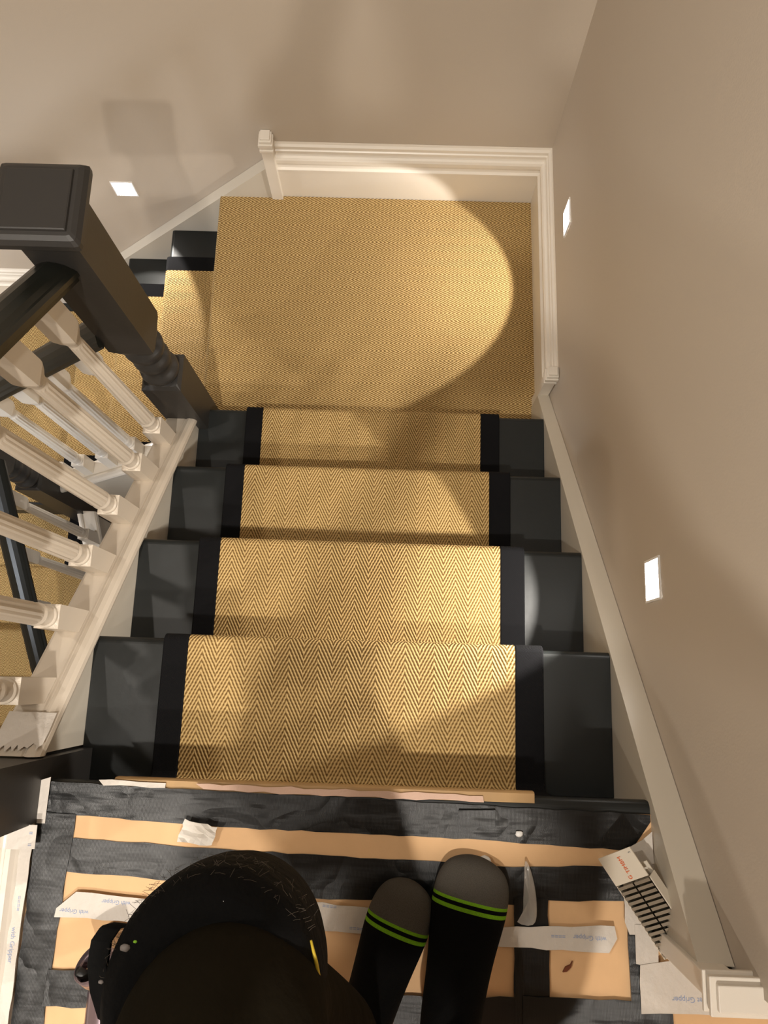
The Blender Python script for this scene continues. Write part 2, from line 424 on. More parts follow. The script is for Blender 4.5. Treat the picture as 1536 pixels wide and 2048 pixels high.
def stair_profile(steps, start, end):
    """steps: list of (nose, z, riser_below_pos) with travel +s; start (s,z) end (s,z); builds rounded nosing profile."""
    pts = [start]
    for (s, z, zn) in steps:
        r = .016
        back = pts[-1][0]
        # small fillet at the foot of the riser
        pts += [(back + .001, z + TH + .012), (back + .004, z + TH + .003), (back + .012, z + TH)]
        pts += [(s + TH - r - .004, z + TH)]
        for i in range(1, 8):
            a = PI / 2 - i * (PI * 1.02) / 14 * 1.0
            pts.append((s + TH - r + r * math.cos(a), z + TH - r + r * math.sin(a)))
        pts += [(s + TH, z - .020), (s + TH - .002, z - .030), (s - .010, z - .040), (s - .020 + TH, z - .050), (s - .020 + TH, zn + TH + .03)]
    pts.append(end)
    return pts
def densify(pts, step=.02):
    out = [pts[0]]
    for a, b in zip(pts, pts[1:]):
        d = math.hypot(b[0] - a[0], b[1] - a[1]); n = max(1, int(d / step))
        for i in range(1, n + 1): out.append((a[0] + (b[0] - a[0]) * i / n, a[1] + (b[1] - a[1]) * i / n))
    return out
def wavy_edges(me, axis_idx, amp=.0012):
    rnd = random.Random(3)
    return me
RX0, RX1, BX0, BX1 = .173, .760, .127, .811
# upper flight runner: from under the floor nosing to the half landing
steps = [(k * G, -k * R_, -(k + 1) * R_) for k in range(1, 5)]
prof = stair_profile(steps, (-.034 + TH, -.031), (4 * G - .020 + TH, ZL + TH + .003))
run = thing('stair_runner', (.466, .43, ZL), 'herringbone sisal stair runner with black edging on the upper flight', 'carpet')
part('sisal_field', ribbon(prof, 'x', RX0, RX1), M['sisal'], run, smooth=False)
for a, b in ((BX0, RX0), (RX1, BX1)):
    o = part('edge_binding', ribbon([(p[0] + .0006, p[1] + .0006) for p in prof], 'x', a, b), M['bind'], run, label='black cotton edge binding')
    bevel(o, .003, 2, 50)
# half landing carpet, wraps its left nosing; chevrons run across
def plate(x0, x1, y0, y1, z, uvf):
    me = box(x0, x1, y0, y1, z, z + TH); uvl = me.uv_layers.new(name='UVMap')
    for l in me.loops:
        c = me.vertices[l.vertex_index].co; uvl.data[l.index].uv = uvf(c)
    return me
lc = thing('landing_carpet', (.45, 1.25, ZL), 'large herringbone sisal carpet covering the half landing', 'carpet')
prof_l = [(YB, 0)]
# profile travelling to -x : use mirrored s=-x
s_steps = []
pl = [(-.942, ZL + TH - .002)]
r = .014
sx = .041
pl += [(sx + TH - r - .004, ZL + TH)]
for i in range(1, 8):
    a = PI / 2 - i * PI / 14; pl.append((sx + TH - r + r * math.cos(a), ZL + TH - r + r * math.sin(a)))
pl += [(sx + TH, ZL - .022), (sx + TH - .004, ZL - .031)]
def mirror_ribbon(prof, y0, y1, u0=0.0, rot=False):
    me = ribbon(prof, 'y', y0, y1, u0=u0)
    for v in me.vertices: v.co.x = -v.co.x
    me.flip_normals(); return me
o = part('sisal_field', mirror_ribbon(pl, .862, YB - .024), M['sisal_flat'], lc)
# keep clear of the newel corner: carpet cut round it is hidden by the post
# flight 2 runner
Y20, Y21 = .985, 1.478
steps2 = [(-XN[k], ZL - k * R_, ZL - (k + 1) * R_) for k in (1, 2, 3)]
prof2 = stair_profile(steps2, (.021 + TH, ZL - .033), (.690 - .020 + TH, Z4 + TH + .003))
run2 = thing('stair_runner', (-.36, 1.2, Z4), 'herringbone sisal runner on the short middle flight beside the landing', 'carpet')
part('sisal_field', mirror_ribbon(prof2, .93, Y21), M['sisal'], run2)
for a, b in ((.882, .93), (Y21, 1.528)):
    part('edge_binding', mirror_ribbon([(p[0] + .0006, p[1] + .0006) for p in prof2], a, b), M['bind'], run2, label='black cotton edge binding')
# lower landing + flight 3 runner
X30, X31 = -1.50, -.808
prof3 = []
steps3 = [(-YN3[k], Z4 - k * R_, Z4 - (k + 1) * R_) for k in range(0, 8)]
# first "tread" is the landing itself
pp = stair_profile(steps3, (-1.60, Z4 + .03), (-YN3[7] - .020 + TH, Z4 - 8 * R_ + .02))
pp = [(-1.60, Z4 + TH)] + pp[3:]
def mirror_ribbon_y(prof, x0, x1):
    me = ribbon(prof, 'x', x0, x1)
    for v in me.vertices: v.co.y = -v.co.y
    me.flip_normals(); return me
run3 = thing('stair_runner', (-1.15, .3, Z4), 'herringbone sisal runner far below on the lower landing and lowest flight', 'carpet')
part('sisal_field', mirror_ribbon_y(pp, X30, X31), M['sisal'], run3)
part('sisal_field', plate(X31 + .0005, -.672, .930, 1.60, Z4, lambda c: (c.x - X30, 1.60 - c.y)), M['sisal'], run3)
part('edge_binding', mirror_ribbon_y([(p[0] + .0006, p[1] + .0006) for p in pp if p[0] > -.925], X31, X31 + .048), M['bind'], run3, label='black cotton edge binding')
part('edge_binding', mirror_ribbon_y([(p[0] + .0006, p[1] + .0006) for p in pp], X30 - .048, X30), M['bind'], run3, label='black cotton edge binding')

# ------------------------------------------------------------------ newel posts
def newel(cx, cy, zb, zblock, zshaft, ztop, label, h=.0465, cap=True):
    t = thing('newel_post', (cx, cy, zb), label, 'newel post')
    p = 60
    L = zshaft - zblock
    def zz(f): return zblock + L * f
    part('base_block', loft(cx, cy, [(zb, h, p), (zblock - .012, h, p), (zblock, h * .86, 9), (zblock + .001, h * .8, 2)], 64), M['newel'], t)
    prof = [(0, .038), (.04, .043), (.10, .046), (.16, .044), (.20, .037), (.25, .034), (.33, .033), (.36, .038), (.42, .042), (.50, .0425), (.56, .040), (.60, .034), (.64, .033), (.68, .037), (.74, .043), (.82, .045), (.88, .043), (.92, .036), (1.0, .035)]
    part('turned_neck', loft(cx, cy, [(zz(a), b * h / .0465, 2) for a, b in prof], 64), M['newel'], t, smooth=True)
    part('shaft', loft(cx, cy, [(zshaft - .002, h * .80, 2), (zshaft + .004, h * .86, 5), (zshaft + .028, h, 16), (zshaft + .034, h, p), (ztop, h, p)], 64), M['newel'], t)
    if cap:
        e = .024
        secs = [(ztop - .002, h + .004, p), (ztop + .006, h + .006, p), (ztop + .012, h + e - .006, p), (ztop + .017, h + e, 28), (ztop + .028, h + e, 28), (ztop + .036, h + e - .005, 28), (ztop + .040, h + e - .012, 28), (ztop + .0405, h + e - .018, p), (ztop + .0445, h + e - .019, p), (ztop + .0455, h + e - .021, p)]
        part('cap', loft(cx, cy, secs, 96), M['newel'], t)
    return t
newel(-.021, .846, Z4 + .45, -.470, -.300, .145, 'dark grey newel post with square cap at the landing corner', .0465)
newel(-.728, .795, Z4 - .30, -1.33, -1.16, -.80, 'dark grey newel post far below at the lower landing', .045)
newel(-.028, -.026, -.40, .30, .47, .92, 'dark grey newel post at the head of the stairs beside the floor', .0455)

# ------------------------------------------------------------------ handrails and balusters
RAILP = [(-.028, 0), (-.030, .012), (-.036, .018), (-.037, .030), (-.033, .038), (-.030, .041), (-.024, .050), (-.012, .057), (0, .060), (.012, .057), (.024, .050), (.030, .041), (.033, .038), (.037, .030), (.036, .018), (.030, .012), (.028, 0)]
def baluster(cx, cy, zc, ztop, slope, ax, parent, hb=.0205, mt='trim'):
    """zc: cap surface height at centre; sheared feet are buried in the cap flat"""
    zb = zc - slope * hb + .0005
    z1 = zc + .112 - .004
    top0 = ztop - .11
    p = 60
    secs = [(zb, hb, p), (z1, hb, p), (z1 + .002, hb * .94, 2), (z1 + .008, hb * .94, 2), (z1 + .011, hb * .80, 2), (z1 + .030, hb * .76, 2), (z1 + .034, hb * .88, 2), (z1 + .042, hb * .94, 2), (z1 + .047, hb * .88, 2), (z1 + .050, hb * .84, 2)]
    a = z1 + .052; b = top0 - .035
    secs += [(a, hb * .86, 2)]
    for i in range(0, 9):
        f = i / 8; secs.append((a + .006 + (b - a - .012) * f, hb * (.92 - .20 * f), 2, .10))
    secs += [(b, hb * .68, 2), (b + .006, hb * .66, 2.2), (b + .016, hb * .72, 3), (b + .026, hb * .86, 7), (b + .040, hb * 1.0, 20), (b + .048, hb, p), (ztop + slope * hb, hb, p)]
    # feet: keep bottom following the slope
    me = loft(cx, cy, secs, 48)
    for v in me.vertices:
        if abs(v.co.z - zb) < 1e-5:
            d = (v.co.y - cy) if ax == 'y-' else ((v.co.x - cx) if ax == 'x+' else (v.co.y - cy))
            s = -slope if ax == 'y-' else slope
            v.co.z = zc + s * d + .0003
        if abs(v.co.z - (ztop + slope * hb)) < 1e-5:
            d = (v.co.y - cy) if ax == 'y-' else ((v.co.x - cx) if ax == 'x+' else (v.co.y - cy))
            s = -slope if ax == 'y-' else slope
            v.co.z = ztop + s * d - .0003
    o = part('baluster', me, M[mt], parent)
    return o
RH = .735
bal1 = thing('stair_banister', (-.04, .43, -.6), 'dark handrail on cream fluted balusters beside the upper flight', 'banister')
part('handrail', prism([(-.040 + a, b + RH) for a, b in RAILP], 'y', .016, .803, shear=-SL), M['rail'], bal1, label='dark varnished handrail')
for i in range(6):
    y = .721 - i * .1205
    baluster(-.0405, y, -SL * y + .029, -SL * y + RH, SL, 'y-', bal1, mt='cream')
bal2 = thing('stair_banister', (-.36, .82, -1.3), 'dark handrail on white fluted balusters beside the middle flight', 'banister')
part('handrail', prism([(.822 + a, b + nl2(RH)) for a, b in RAILP], 'x', -.685, -.066, shear=SL2), M['rail'], bal2, label='dark varnished handrail')
for x in (-.165, -.285, -.405, -.525, -.640):
    baluster(x, .8355, nl2(0) + SL2 * x + .029, nl2(RH) + SL2 * x, SL2, 'x+', bal2)
bal3 = thing('stair_banister', (-.67, .2, -2.3), 'dark handrail on white balusters beside the lowest flight', 'banister')
part('handrail', prism([(X3 + .040 + a, b + c3 + RH + .02) for a, b in RAILP], 'y', -.70, .752, shear=SL3), M['rail'], bal3, label='dark varnished handrail')
for i in range(9):
    y = .665 - i * .155
    baluster(X3 + .0405, y, c3 + SL3 * y + .029, c3 + SL3 * y + RH + .02, SL3, 'y+', bal3)
# gallery balustrade on the upper floor, along its left edge
bal4 = thing('gallery_banister', (-.03, -.6, 0), 'white base rail and balusters along the left edge of the taped floor', 'banister')
part('base_rail', prism([(-.045, -.12), (.014, -.12), (.014, .004), (.010, .010), (.002, .012), (-.002, .018), (-.006, .026), (-.013, .027), (-.017, .020), (-.021, .020), (-.024, .026), (-.060, .026), (-.064, .02), (-.064, -.12)], 'y', -1.6, -.073), M['trim'], bal4)
part('handrail', prism([(-.042 + a, b + .86) for a, b in RAILP], 'y', -1.6, -.07), M['rail'], bal4, label='dark varnished handrail')
for i in range(8):
    y = -.150 - i * .125
    baluster(-.0445, y, .026, .86, 0, 'y-', bal4)

# ------------------------------------------------------------------ recessed wall lights, and added ones out of view
def wall_light(c, axis, label, aim, power):
    t = thing('wall_light', c, label, 'wall light', )
    x, y, z = c; h = .036
    if axis == 'x':
        part('lens', box(x - .0025, x - .0005, y - h + .004, y + h - .004, z - h + .004, z + h - .004), M['led'], t)
        fr = join(box(x - .003, x - .0002, y - h, y + h, z + h - .004, z + h), box(x - .003, x - .0002, y - h, y + h, z - h, z - h + .004), box(x - .003, x - .0002, y - h, y - h + .004, z - h + .004, z + h - .004), box(x - .003, x - .0002, y + h - .004, y + h, z - h + .004, z + h - .004))
        spot('wall_light_lamp', (x - .012, y, z), aim, power, 72, .05, .012, (1, .93, .84))
    else:
        part('lens', box(x - h + .004, x + h - .004, y - .0025, y - .0005, z - h + .004, z + h - .004), M['led'], t)
        fr = join(box(x - h, x + h, y - .003, y - .0002, z + h - .004, z + h), box(x - h, x + h, y - .003, y - .0002, z - h, z - h + .004), box(x - h, x - h + .004, y - .003, y - .0002, z - h + .004, z + h - .004), box(x + h - .004, x + h, y - .003, y - .0002, z - h + .004, z + h - .004))
        spot('wall_light_lamp', (x, y - .012, z), aim, power, 72, .05, .012, (1, .93, .84))
    part('rim', fr, M['ledrim'], t)
wall_light((XR + skw(.331), .331, -.060), 'x', 'glowing square wall light above the upper stair string', (XR - .9, .331, -.06 - .58), 6)
wall_light((XR + skw(1.338), 1.338, -.567), 'x', 'glowing square wall light above the landing skirting', (XR - .9, 1.338, -.567 - .84), 5)
wall_light((-.360, YB, -.958), 'y', 'glowing square wall light on the back wall above the middle flight', (-.36, YB - .9, -.958 - .84), 5)
t = thing('wall_light', (-.75, -2.30, -.42), 'glowing square fill light added out of view on the far front wall', 'wall light')
part('lens', box(-.79, -.71, -2.2995, -2.2975, -.46, -.38), M['led'], t)
spot('wall_light_lamp', (-.75, -2.28, -.42), (-.38, .8, -1.05), 85, 28, .8, .40, (.86, .92, 1))  # added cool fill from the front, brightens the lower balusters and strings
for y_, z_ in ((.42, -1.42), (1.25, -1.18)):  # unseen fill lights, added to brighten the lower flight and landing
    t = thing('wall_light', (XL, y_, z_), 'glowing square fill light added out of view on the left wall ' + ('beside the lowest flight' if y_ < 1 else 'above the lower landing'), 'wall light')
    part('lens', box(XL + .0005, XL + .0025, y_ - .032, y_ + .032, z_ - .032, z_ + .032), M['led'], t)
    spot('wall_light_lamp', (XL + .012, y_, z_), (XL + .9, y_, z_ - (1.1 if y_ < 1 else .35)), 8, 84, .3, .03, (.90, .94, 1))
for i, (x, y, pw, an, bl) in enumerate(DOWN):
    t = thing('downlight', (x, y, CEIL), 'round recessed downlight in the ceiling', 'ceiling light', 'recessed ceiling downlights')
    part('trim_ring', loft(x, y, [(CEIL - .006, .045, 2), (CEIL - .0005, .048, 2)], 32), M['ledrim'], t)
    part('lens', loft(x, y, [(CEIL - .009, .030, 2), (CEIL - .0062, .030, 2)], 32), M['led'], t)

# ------------------------------------------------------------------ floor protection
def sheet(poly, z0, z1): return prism(poly, 'z', z0, z1)
def wob(poly, amp=.0012, seed=1, step=.02):
    rnd = random.Random(seed); out = []
    n = len(poly)
    for i in range(n):
        a, b = poly[i], poly[(i + 1) % n]; d = math.hypot(b[0] - a[0], b[1] - a[1]); k = max(1, int(d / step))
        for j in range(k):
            f = j / k; out.append((a[0] + (b[0] - a[0]) * f + rnd.uniform(-amp, amp) * (1 if j else .3), a[1] + (b[1] - a[1]) * f + rnd.uniform(-amp, amp) * (1 if j else .3)))
    return out
def tape(poly, z, label, m='duct', name='duct_tape_strip', cat='tape', seed=0, th=.0007, group=None):
    """wrinkled strip lying on the floor covering, subdivided so that it can crease"""
    xs = [p[0] for p in poly]; ys = [p[1] for p in poly]
    bm = bmesh.new(); vs = [bm.verts.new((p[0], p[1], z)) for p in wob(poly, .0012 if m == 'duct' else .0016, seed)]
    f = bm.faces.new(vs)
    ext = bmesh.ops.extrude_face_region(bm, geom=[f]); 
    for v in [g for g in ext['geom'] if isinstance(g, bmesh.types.BMVert)]: v.co.z += th
    bmesh.ops.recalc_face_normals(bm, faces=bm.faces)
    me = bpy.data.meshes.new('m'); bm.to_mesh(me); bm.free()
    return solo(name, me, M[m], label, cat, group)
cb = solo('cardboard_sheet', box(.016, 1.9, -1.6, -.030, -.0035, 0), M['card'], 'brown cardboard sheet protecting the upper floor', 'cardboard')
z1 = .0002
T = [
    ([(.031, -.013), (.931, -.030), (.931, -.040), (.90, -.081), (.62, -.072), (.29, -.069), (.072, -.060), (.024, -.060)], 'long black duct tape strip along the head of the stairs', 1),
    ([(.020, -.095), (.077, -.0915), (.286, -.099), (.501, -.1045), (.634, -.106), (.634, -.160), (.438, -.162), (.186, -.143), (.067, -.138), (.018, -.138)], 'black duct tape strip across the card left of the feet', 2),
    ([(.640, -.112), (.858, -.103), (.905, -.105), (.91, -.150), (.777, -.152), (.728, -.160), (.640, -.160)], 'black duct tape strip across the card right of the feet', 3),
    ([(.018, -.055), (.075, -.058), (.062, -.30), (.058, -.60), (.015, -.60), (.017, -.13)], 'black duct tape strip running down the left edge of the card', 4),
    ([(.728, -.150), (.777, -.150), (.778, -.282), (.780, -.60), (.728, -.60)], 'black duct tape strip running between the two right card panels', 5),
    ([(.060, -.268), (.20, -.268), (.46, -.286), (.728, -.280), (.74, -.322), (.46, -.328), (.12, -.3155), (.058, -.3155)], 'black duct tape strip across the card at the bottom left', 6),
    ([(.740, -.277), (.891, -.2785), (.95, -.284), (.95, -.330), (.74, -.330)], 'black duct tape strip across the card at the bottom right', 7),
    ([(.890, -.150), (.925, -.155), (.927, -.290), (.893, -.290)], 'black duct tape strip on the right edge beside the torn white tape', 8),
]
for i, (poly, lab, sd) in enumerate(T): tape(poly, z1 + i * .0009, lab, seed=sd)
zt = z1 + .0085
tape([(.645, -.032), (.700, -.030), (.700, -.055), (.648, -.055)], zt - .0007, 'small black duct tape patch at the head of the stairs', seed=11)
def liner(poly, lab, seed, z=zt, texts=()):
    o = tape(poly, z, lab, 'mask', 'tape_liner_strip', 'tape', seed, th=.0009)
    for (s, x, y, rz, size) in texts:
        me = text_mesh(s, size); me.transform(Matrix.Rotation(rz, 4, 'Z')); me.transform(Matrix.Translation((x, y, z + .00125)))
        part('printed_word', me, M['blue'], o)
    return o
liner([(.064, -.186), (.090, -.163), (.160, -.167), (.30, -.172), (.30, -.203), (.155, -.199), (.062, -.198)], 'white tape liner with blue print on the card left of the knee pad', 21,
      texts=(('with Gripper', .090, -.189, PI - .04, .008), ('with Gripper', .150, -.175, PI - .04, .008)))
liner([(.430, -.165), (.600, -.172), (.600, -.206), (.430, -.203)], 'white tape liner with blue print between knee pad and left foot', 22, texts=(('====', .46, -.170, -.05, .009), ('====', .50, -.198, -.05, .009)))
liner([(.690, -.188), (.871, -.181), (.874, -.198), (.862, -.217), (.729, -.214), (.690, -.214)], 'white tape liner with blue print right of the right foot', 23,
      texts=(('with Gripper', .835, -.198, PI - .03, .009), ('====', .79, -.198, 0, .009)))
# torn white tape along the right edge
liner([(.884, -.128), (.912, -.135), (.935, -.165), (.935, -.192), (.892, -.192), (.886, -.176)], 'torn white tape liner below the staple pack', 24)
liner([(.900, -.178), (.931, -.178), (.9315, -.235), (.900, -.229)], 'crumpled white tape liner along the right string', 25, z=zt + .001)
liner([(.905, -.230), (1.02, -.215), (1.035, -.289), (.958, -.291), (.905, -.293)], 'white tape liner with faint blue print beyond the end of the right string', 26, z=zt + .0022, texts=(('Carpet Gripper', .98, -.272, PI, .010),))
liner([(.896, -.075), (.931, -.052), (.931, -.170), (.912, -.150), (.898, -.12)], 'white tape liner under the staple pack by the string', 27, z=zt - .0012)
# white masking along left skirting
liner([(.003, -.100), (.020, -.100), (.0165, -.34), (.012, -.80), (-.004, -.80), (.000, -.34)], 'long white tape liner with blue print along the left base rail', 28, z=.0135,
      texts=(('with Gripper', .008, -.235, -PI / 2, .009), ('====', .010, -.18, -PI / 2, .009)))
liner([(.0135, -.012), (.031, -.006), (.031, -.072), (.0185, -.072), (.016, -.05)], 'white tape liner piece beside the dark newel post foot', 29, z=.0045)
liner([(-.012, -.072), (.030, -.070), (.030, -.103), (-.012, -.105)], 'short white tape liner patch lying across the left base rail', 30, z=.028, texts=(('=', .022, -.082, 0, .01), ('=', .022, -.098, 0, .01)))
# wood strip and pale tape on the nosing
solo('wood_strip', prism([(-.020, -.0035), (-.0065, -.0035), (-.0045, -.008), (-.0045, -.022), (-.011, -.024), (-.020, -.01)], 'x', .125, .760), M['wood'], 'thin bare wood strip along the front of the floor nosing', 'wood strip')
tape([(.250, -.0085), (.682, -.0115), (.684, -.0205), (.40, -.019), (.262, -.0165)], .0003, 'pinkish masking tape strip on the nosing at the head of the stairs', 'pink', 'masking_tape_strip', seed=31)
tape([(.103, -.008), (.204, -.010), (.204, -.016), (.110, -.016)], .0004, 'small white and blue tape scrap at the left end of the nosing', 'mask', 'masking_tape_strip', seed=32)

# torn tape over the foot of the string cap by the head newel
jag = [(-.066, .085), (.010, .085), (.011, .060), (.0105, .040), (.006, .036), (.004, .030), (.002, .038), (-.004, .041), (-.010, .034), (-.016, .036), (-.022, .030), (-.027, .038), (-.031, .029), (-.036, .036), (-.042, .028), (-.047, .037), (-.053, .030), (-.058, .038), (-.066, .032)]
me = sheet(jag, .0345, .0353)
for v in me.vertices: v.co.z += -SL * v.co.y
solo('masking_tape_strip', me, M['mask'], 'torn masking tape with ragged edge over the lower left end of the string', 'tape')
# crumpled paper scrap
def crumpled(poly, z, h, name, m, lab, cat, seed, sub=5):
    bm = bmesh.new(); f = bm.faces.new([bm.verts.new((p[0], p[1], z)) for p in poly])
    bmesh.ops.subdivide_edges(bm, edges=bm.edges[:], cuts=sub, use_grid_fill=True)
    bmesh.ops.triangulate(bm, faces=bm.faces[:])
    rnd = random.Random(seed); cx = sum(p[0] for p in poly) / len(poly); cy = sum(p[1] for p in poly) / len(poly)
    for v in bm.verts: v.co.z += rnd.uniform(0, h); v.co.x += rnd.uniform(-.001, .001); v.co.y += rnd.uniform(-.001, .001)
    me = bpy.data.meshes.new('m'); bm.to_mesh(me); bm.free()
    o = solo(name, me, M[m], lab, cat)
    md = o.modifiers.new('s', 'SOLIDIFY'); md.thickness = .0006
    return o
crumpled([(.241, -.057), (.290, -.067), (.283, -.093), (.232, -.088)], .011, .007, 'paper_scrap', 'paper', 'crumpled white paper scrap on the card above the knee pad', 'paper', 5)
# clear plastic scrap, standing up a little
bm = bmesh.new()
pts = [(.741, -.089), (.747, -.100), (.753, -.116), (.757, -.140), (.759, -.165), (.757, -.180), (.748, -.186), (.722, -.180), (.740, -.172), (.7385, -.150), (.740, -.12)]
vs = [bm.verts.new((a, b, .012 + .010 * math.sin(i * 1.7) ** 2)) for i, (a, b) in enumerate(pts)]
c = bm.verts.new((.748, -.145, .024))
for i in range(len(vs)): bm.faces.new((vs[i], vs[(i + 1) % len(vs)], c))
me = bpy.data.meshes.new('m'); bm.to_mesh(me); bm.free()
o = solo('plastic_scrap', me, M['plastic'], 'clear plastic scrap lying beside the right foot', 'plastic scrap')
md = o.modifiers.new('s', 'SOLIDIFY'); md.thickness = .0012
md = o.modifiers.new('b', 'SUBSURF'); md.levels = 1; md.render_levels = 1
def blob(x, y, z, r, h, name, m, lab, cat, seed):
    bm = bmesh.new(); bmesh.ops.create_icosphere(bm, subdivisions=2, radius=1)
    rnd = random.Random(seed)
    for v in bm.verts: v.co *= rnd.uniform(.75, 1.15); v.co = Vector((x + v.co.x * r, y + v.co.y * r * .8, z + h + v.co.z * h))
    me = bpy.data.meshes.new('m'); bm.to_mesh(me); bm.free(); return solo(name, me, M[m], lab, cat, smooth=True)
blob(.684, -.100, zt - .003, .009, .005, 'glue_blob', 'white', 'white glue blob at the toe of the right foot', 'glue blob', 3)
blob(.735, -.062, .002, .006, .003, 'glue_blob', 'white', 'small white glue blob on the duct tape above the plastic scrap', 'glue blob', 4)
me = prism([(.797, -.246), (.801, -.239), (.808, -.236), (.811, -.231), (.809, -.239), (.803, -.245)], 'z', .0005, .004)
solo('wood_chip', me, M['chip'], 'reddish brown wood chip on the right card panel', 'wood chip')

# ------------------------------------------------------------------ staple pack leaning on the string
O0 = Vector((.858, -.095, .018)); A = Vector((.889, -.062, .052)); B = Vector((.908, -.168, .022))
U = (A - O0); L1 = (B - O0)
ul = L1.normalized(); uw = (U - ul * U.dot(ul)); wid = .066; uw.normalize(); un = uw.cross(ul); un = un if un.z > 0 else -un
sp_ = thing('staple_pack', (.90, -.12, .012), 'open white carton of staple strips leaning against the right string', 'staple pack')
base = Vector((.846, -.088, .026))
def lbox(a0, a1, b0, b1, c0, c1):      # along length, width, normal
    vs = [base + ul * a + uw * b + un * c for c in (c0, c1) for a, b in ((a0, b0), (a1, b0), (a1, b1), (a0, b1))]
    return mesh(vs, [(0, 1, 2, 3), (4, 5, 6, 7), (0, 1, 5, 4), (1, 2, 6, 5), (2, 3, 7, 6), (3, 0, 4, 7)])
uw = (Vector((.888, -.058, .075)) - base); uw = (uw - ul * uw.dot(ul)).normalized(); un = uw.cross(ul); un = un if un.z > 0 else -un
WID = .058
part('carton_flap', lbox(0, .043, 0, WID, .0, .0015), M['cartonw'], sp_)
part('carton', join(lbox(.030, .155, 0, WID, -.016, -.0145), lbox(.045, .155, -.0015, 0, -.016, -.001), lbox(.045, .155, WID, WID + .0015, -.016, .001), lbox(.155, .1565, 0, WID, -.016, -.004)), M['cartonw'], sp_)
for i in range(14):
    for j in range(2):
        a = .046 + i * .0077
        b0 = .001 + j * (WID / 2); b1 = b0 + WID / 2 - .0025
        m_ = join(lbox(a, a + .0012, b0, b1, -.012, .0005), lbox(a + .0034, a + .0044, b0, b1, -.012, .0005), lbox(a, a + .0044, b0, b1, .0005, .0015))
        part('staple_strip', m_, M['steel'], sp_)
def on_pack(me, a, b, rz):
    R = Matrix((( -ul.x, -uw.x, un.x, 0), (-ul.y, -uw.y, un.y, 0), (-ul.z, -uw.z, un.z, 0), (0, 0, 0, 1)))
    p = base + ul * a + uw * b + un * .0019
    me.transform(Matrix.Rotation(rz, 4, 'Z')); me.transform(Matrix.Translation(p) @ R); return me
part('printed_name', on_pack(text_mesh('TIMBM', .0085), .019, .033, 0), M['orange'], sp_)
part('printed_name', on_pack(text_mesh('G', .0085), .0375, .031, 0), M['orange'], sp_)
part('printed_name', on_pack(text_mesh('3', .005), .006, .053, 0), M['greyp'], sp_)

# ------------------------------------------------------------------ vacuum wand lying on the floor
vw = thing('vacuum_wand', (.16, -.33, 0), 'purple grey metal vacuum wand lying left of the knee', 'vacuum wand')
def cyl(p0, p1, r0, r1, m, nm, t, hollow=False, sm=True):
    p0, p1 = Vector(p0), Vector(p1)
    pts = [p0 + (p1 - p0) * f for f in (0, .02, .5, .98, 1)]
    o = part(nm, tube(pts, [r0 * .97, r0, (r0 + r1) / 2, r1, r1 * .97], 32, not hollow), m, t, smooth=sm)
    if hollow: md = o.modifiers.new('s', 'SOLIDIFY'); md.thickness = .003; md.offset = -1
    return o
cyl((0.168, -0.598, 0.040), (0.168, -0.253, 0.040), .034, .034, M['purple'], 'tube', vw)
cyl((0.168, -0.323, 0.040), (0.168, -0.319, 0.040), .0352, .0352, M['ledrim'], 'ring', vw)
cyl((0.186, -0.278, 0.046), (0.159, -0.240, 0.078), .026, .025, M['purple'], 'elbow', vw, True)
cyl((0.159, -0.240, 0.078), (0.151, -0.228, 0.088), .027, .028, M['purple'], 'elbow_collar', vw, True)
part('trigger', tube([(0.158, -0.278, 0.055), (0.142, -0.253, 0.075), (0.132, -0.240, 0.086)], [.007, .009, .006], 12), M['blackp'], vw, smooth=True)

# ------------------------------------------------------------------ the person standing on the floor
def skin_obj(name, verts, edges, radii, m, parent, sub=2, root=0, label=None):
    off = Vector((0, 0, 0)); q = parent
    while q is not None: off += Vector(q.location); q = q.parent
    me = bpy.data.meshes.new(name); me.from_pydata([tuple(Vector(v) - off) for v in verts], edges, []); me.update()
    o = bpy.data.objects.new(name, me); COL.objects.link(o); o.parent = parent
    sk = o.modifiers.new('skin', 'SKIN'); sk.use_smooth_shade = True
    lay = me.skin_vertices[0].data if me.skin_vertices else None
    if lay is None:
        bm = bmesh.new(); bm.from_mesh(me); bm.verts.layers.skin.verify(); bm.to_mesh(me); bm.free(); lay = me.skin_vertices[0].data
    for i, r in enumerate(radii):
        lay[i].radius = r if isinstance(r, tuple) else (r, r)
    lay[root].use_root = True
    sb = o.modifiers.new('sub', 'SUBSURF'); sb.levels = sub; sb.render_levels = sub
    if m: me.materials.append(m)
    if label: o['label'] = label
    return o
def bake(o):
    dg = bpy.context.evaluated_depsgraph_get(); me = bpy.data.meshes.new_from_object(o.evaluated_get(dg))
    mats = list(o.data.materials)
    o.modifiers.clear(); o.data = me
    me.materials.clear()
    for x in mats: me.materials.append(x)
    for p in me.polygons: p.use_smooth = True
    return o
per = thing('person', (.62, -.30, 0), 'person in dark trousers and striped toe socks standing with the left knee bent forward', 'person')
HIPL = (.46, -.47, .86); HIPR = (.65, -.47, .86); KNL = (.400, -.105, .515); ANL = (.515, -.318, .095)
KNR = (.70, -.45, .47); ANR = (.632, -.320, .090)
TOEL = (.566, -.172, .034); TOER = (.662, -.140, .036)
SHL = (.37, -.40, 1.38); SHR = (.75, -.40, 1.38); NECK = (.56, -.38, 1.45)
ELL = (.33, -.30, 1.12); ELR = (.79, -.30, 1.12); WRL = (.425, -.01, 1.235); WRR = (.605, -.01, 1.235)
V = []; E = []; Rr = []
def add(p, r, q=None):
    V.append(p); Rr.append(r)
    if q is not None: E.append((q, len(V) - 1))
    return len(V) - 1
def lerp(a, b, f): return tuple(a[i] + (b[i] - a[i]) * f for i in range(3))
pel = add((.555, -.47, .90), (.11, .085))
ab = add((.555, -.46, 1.08), (.10, .075), pel)
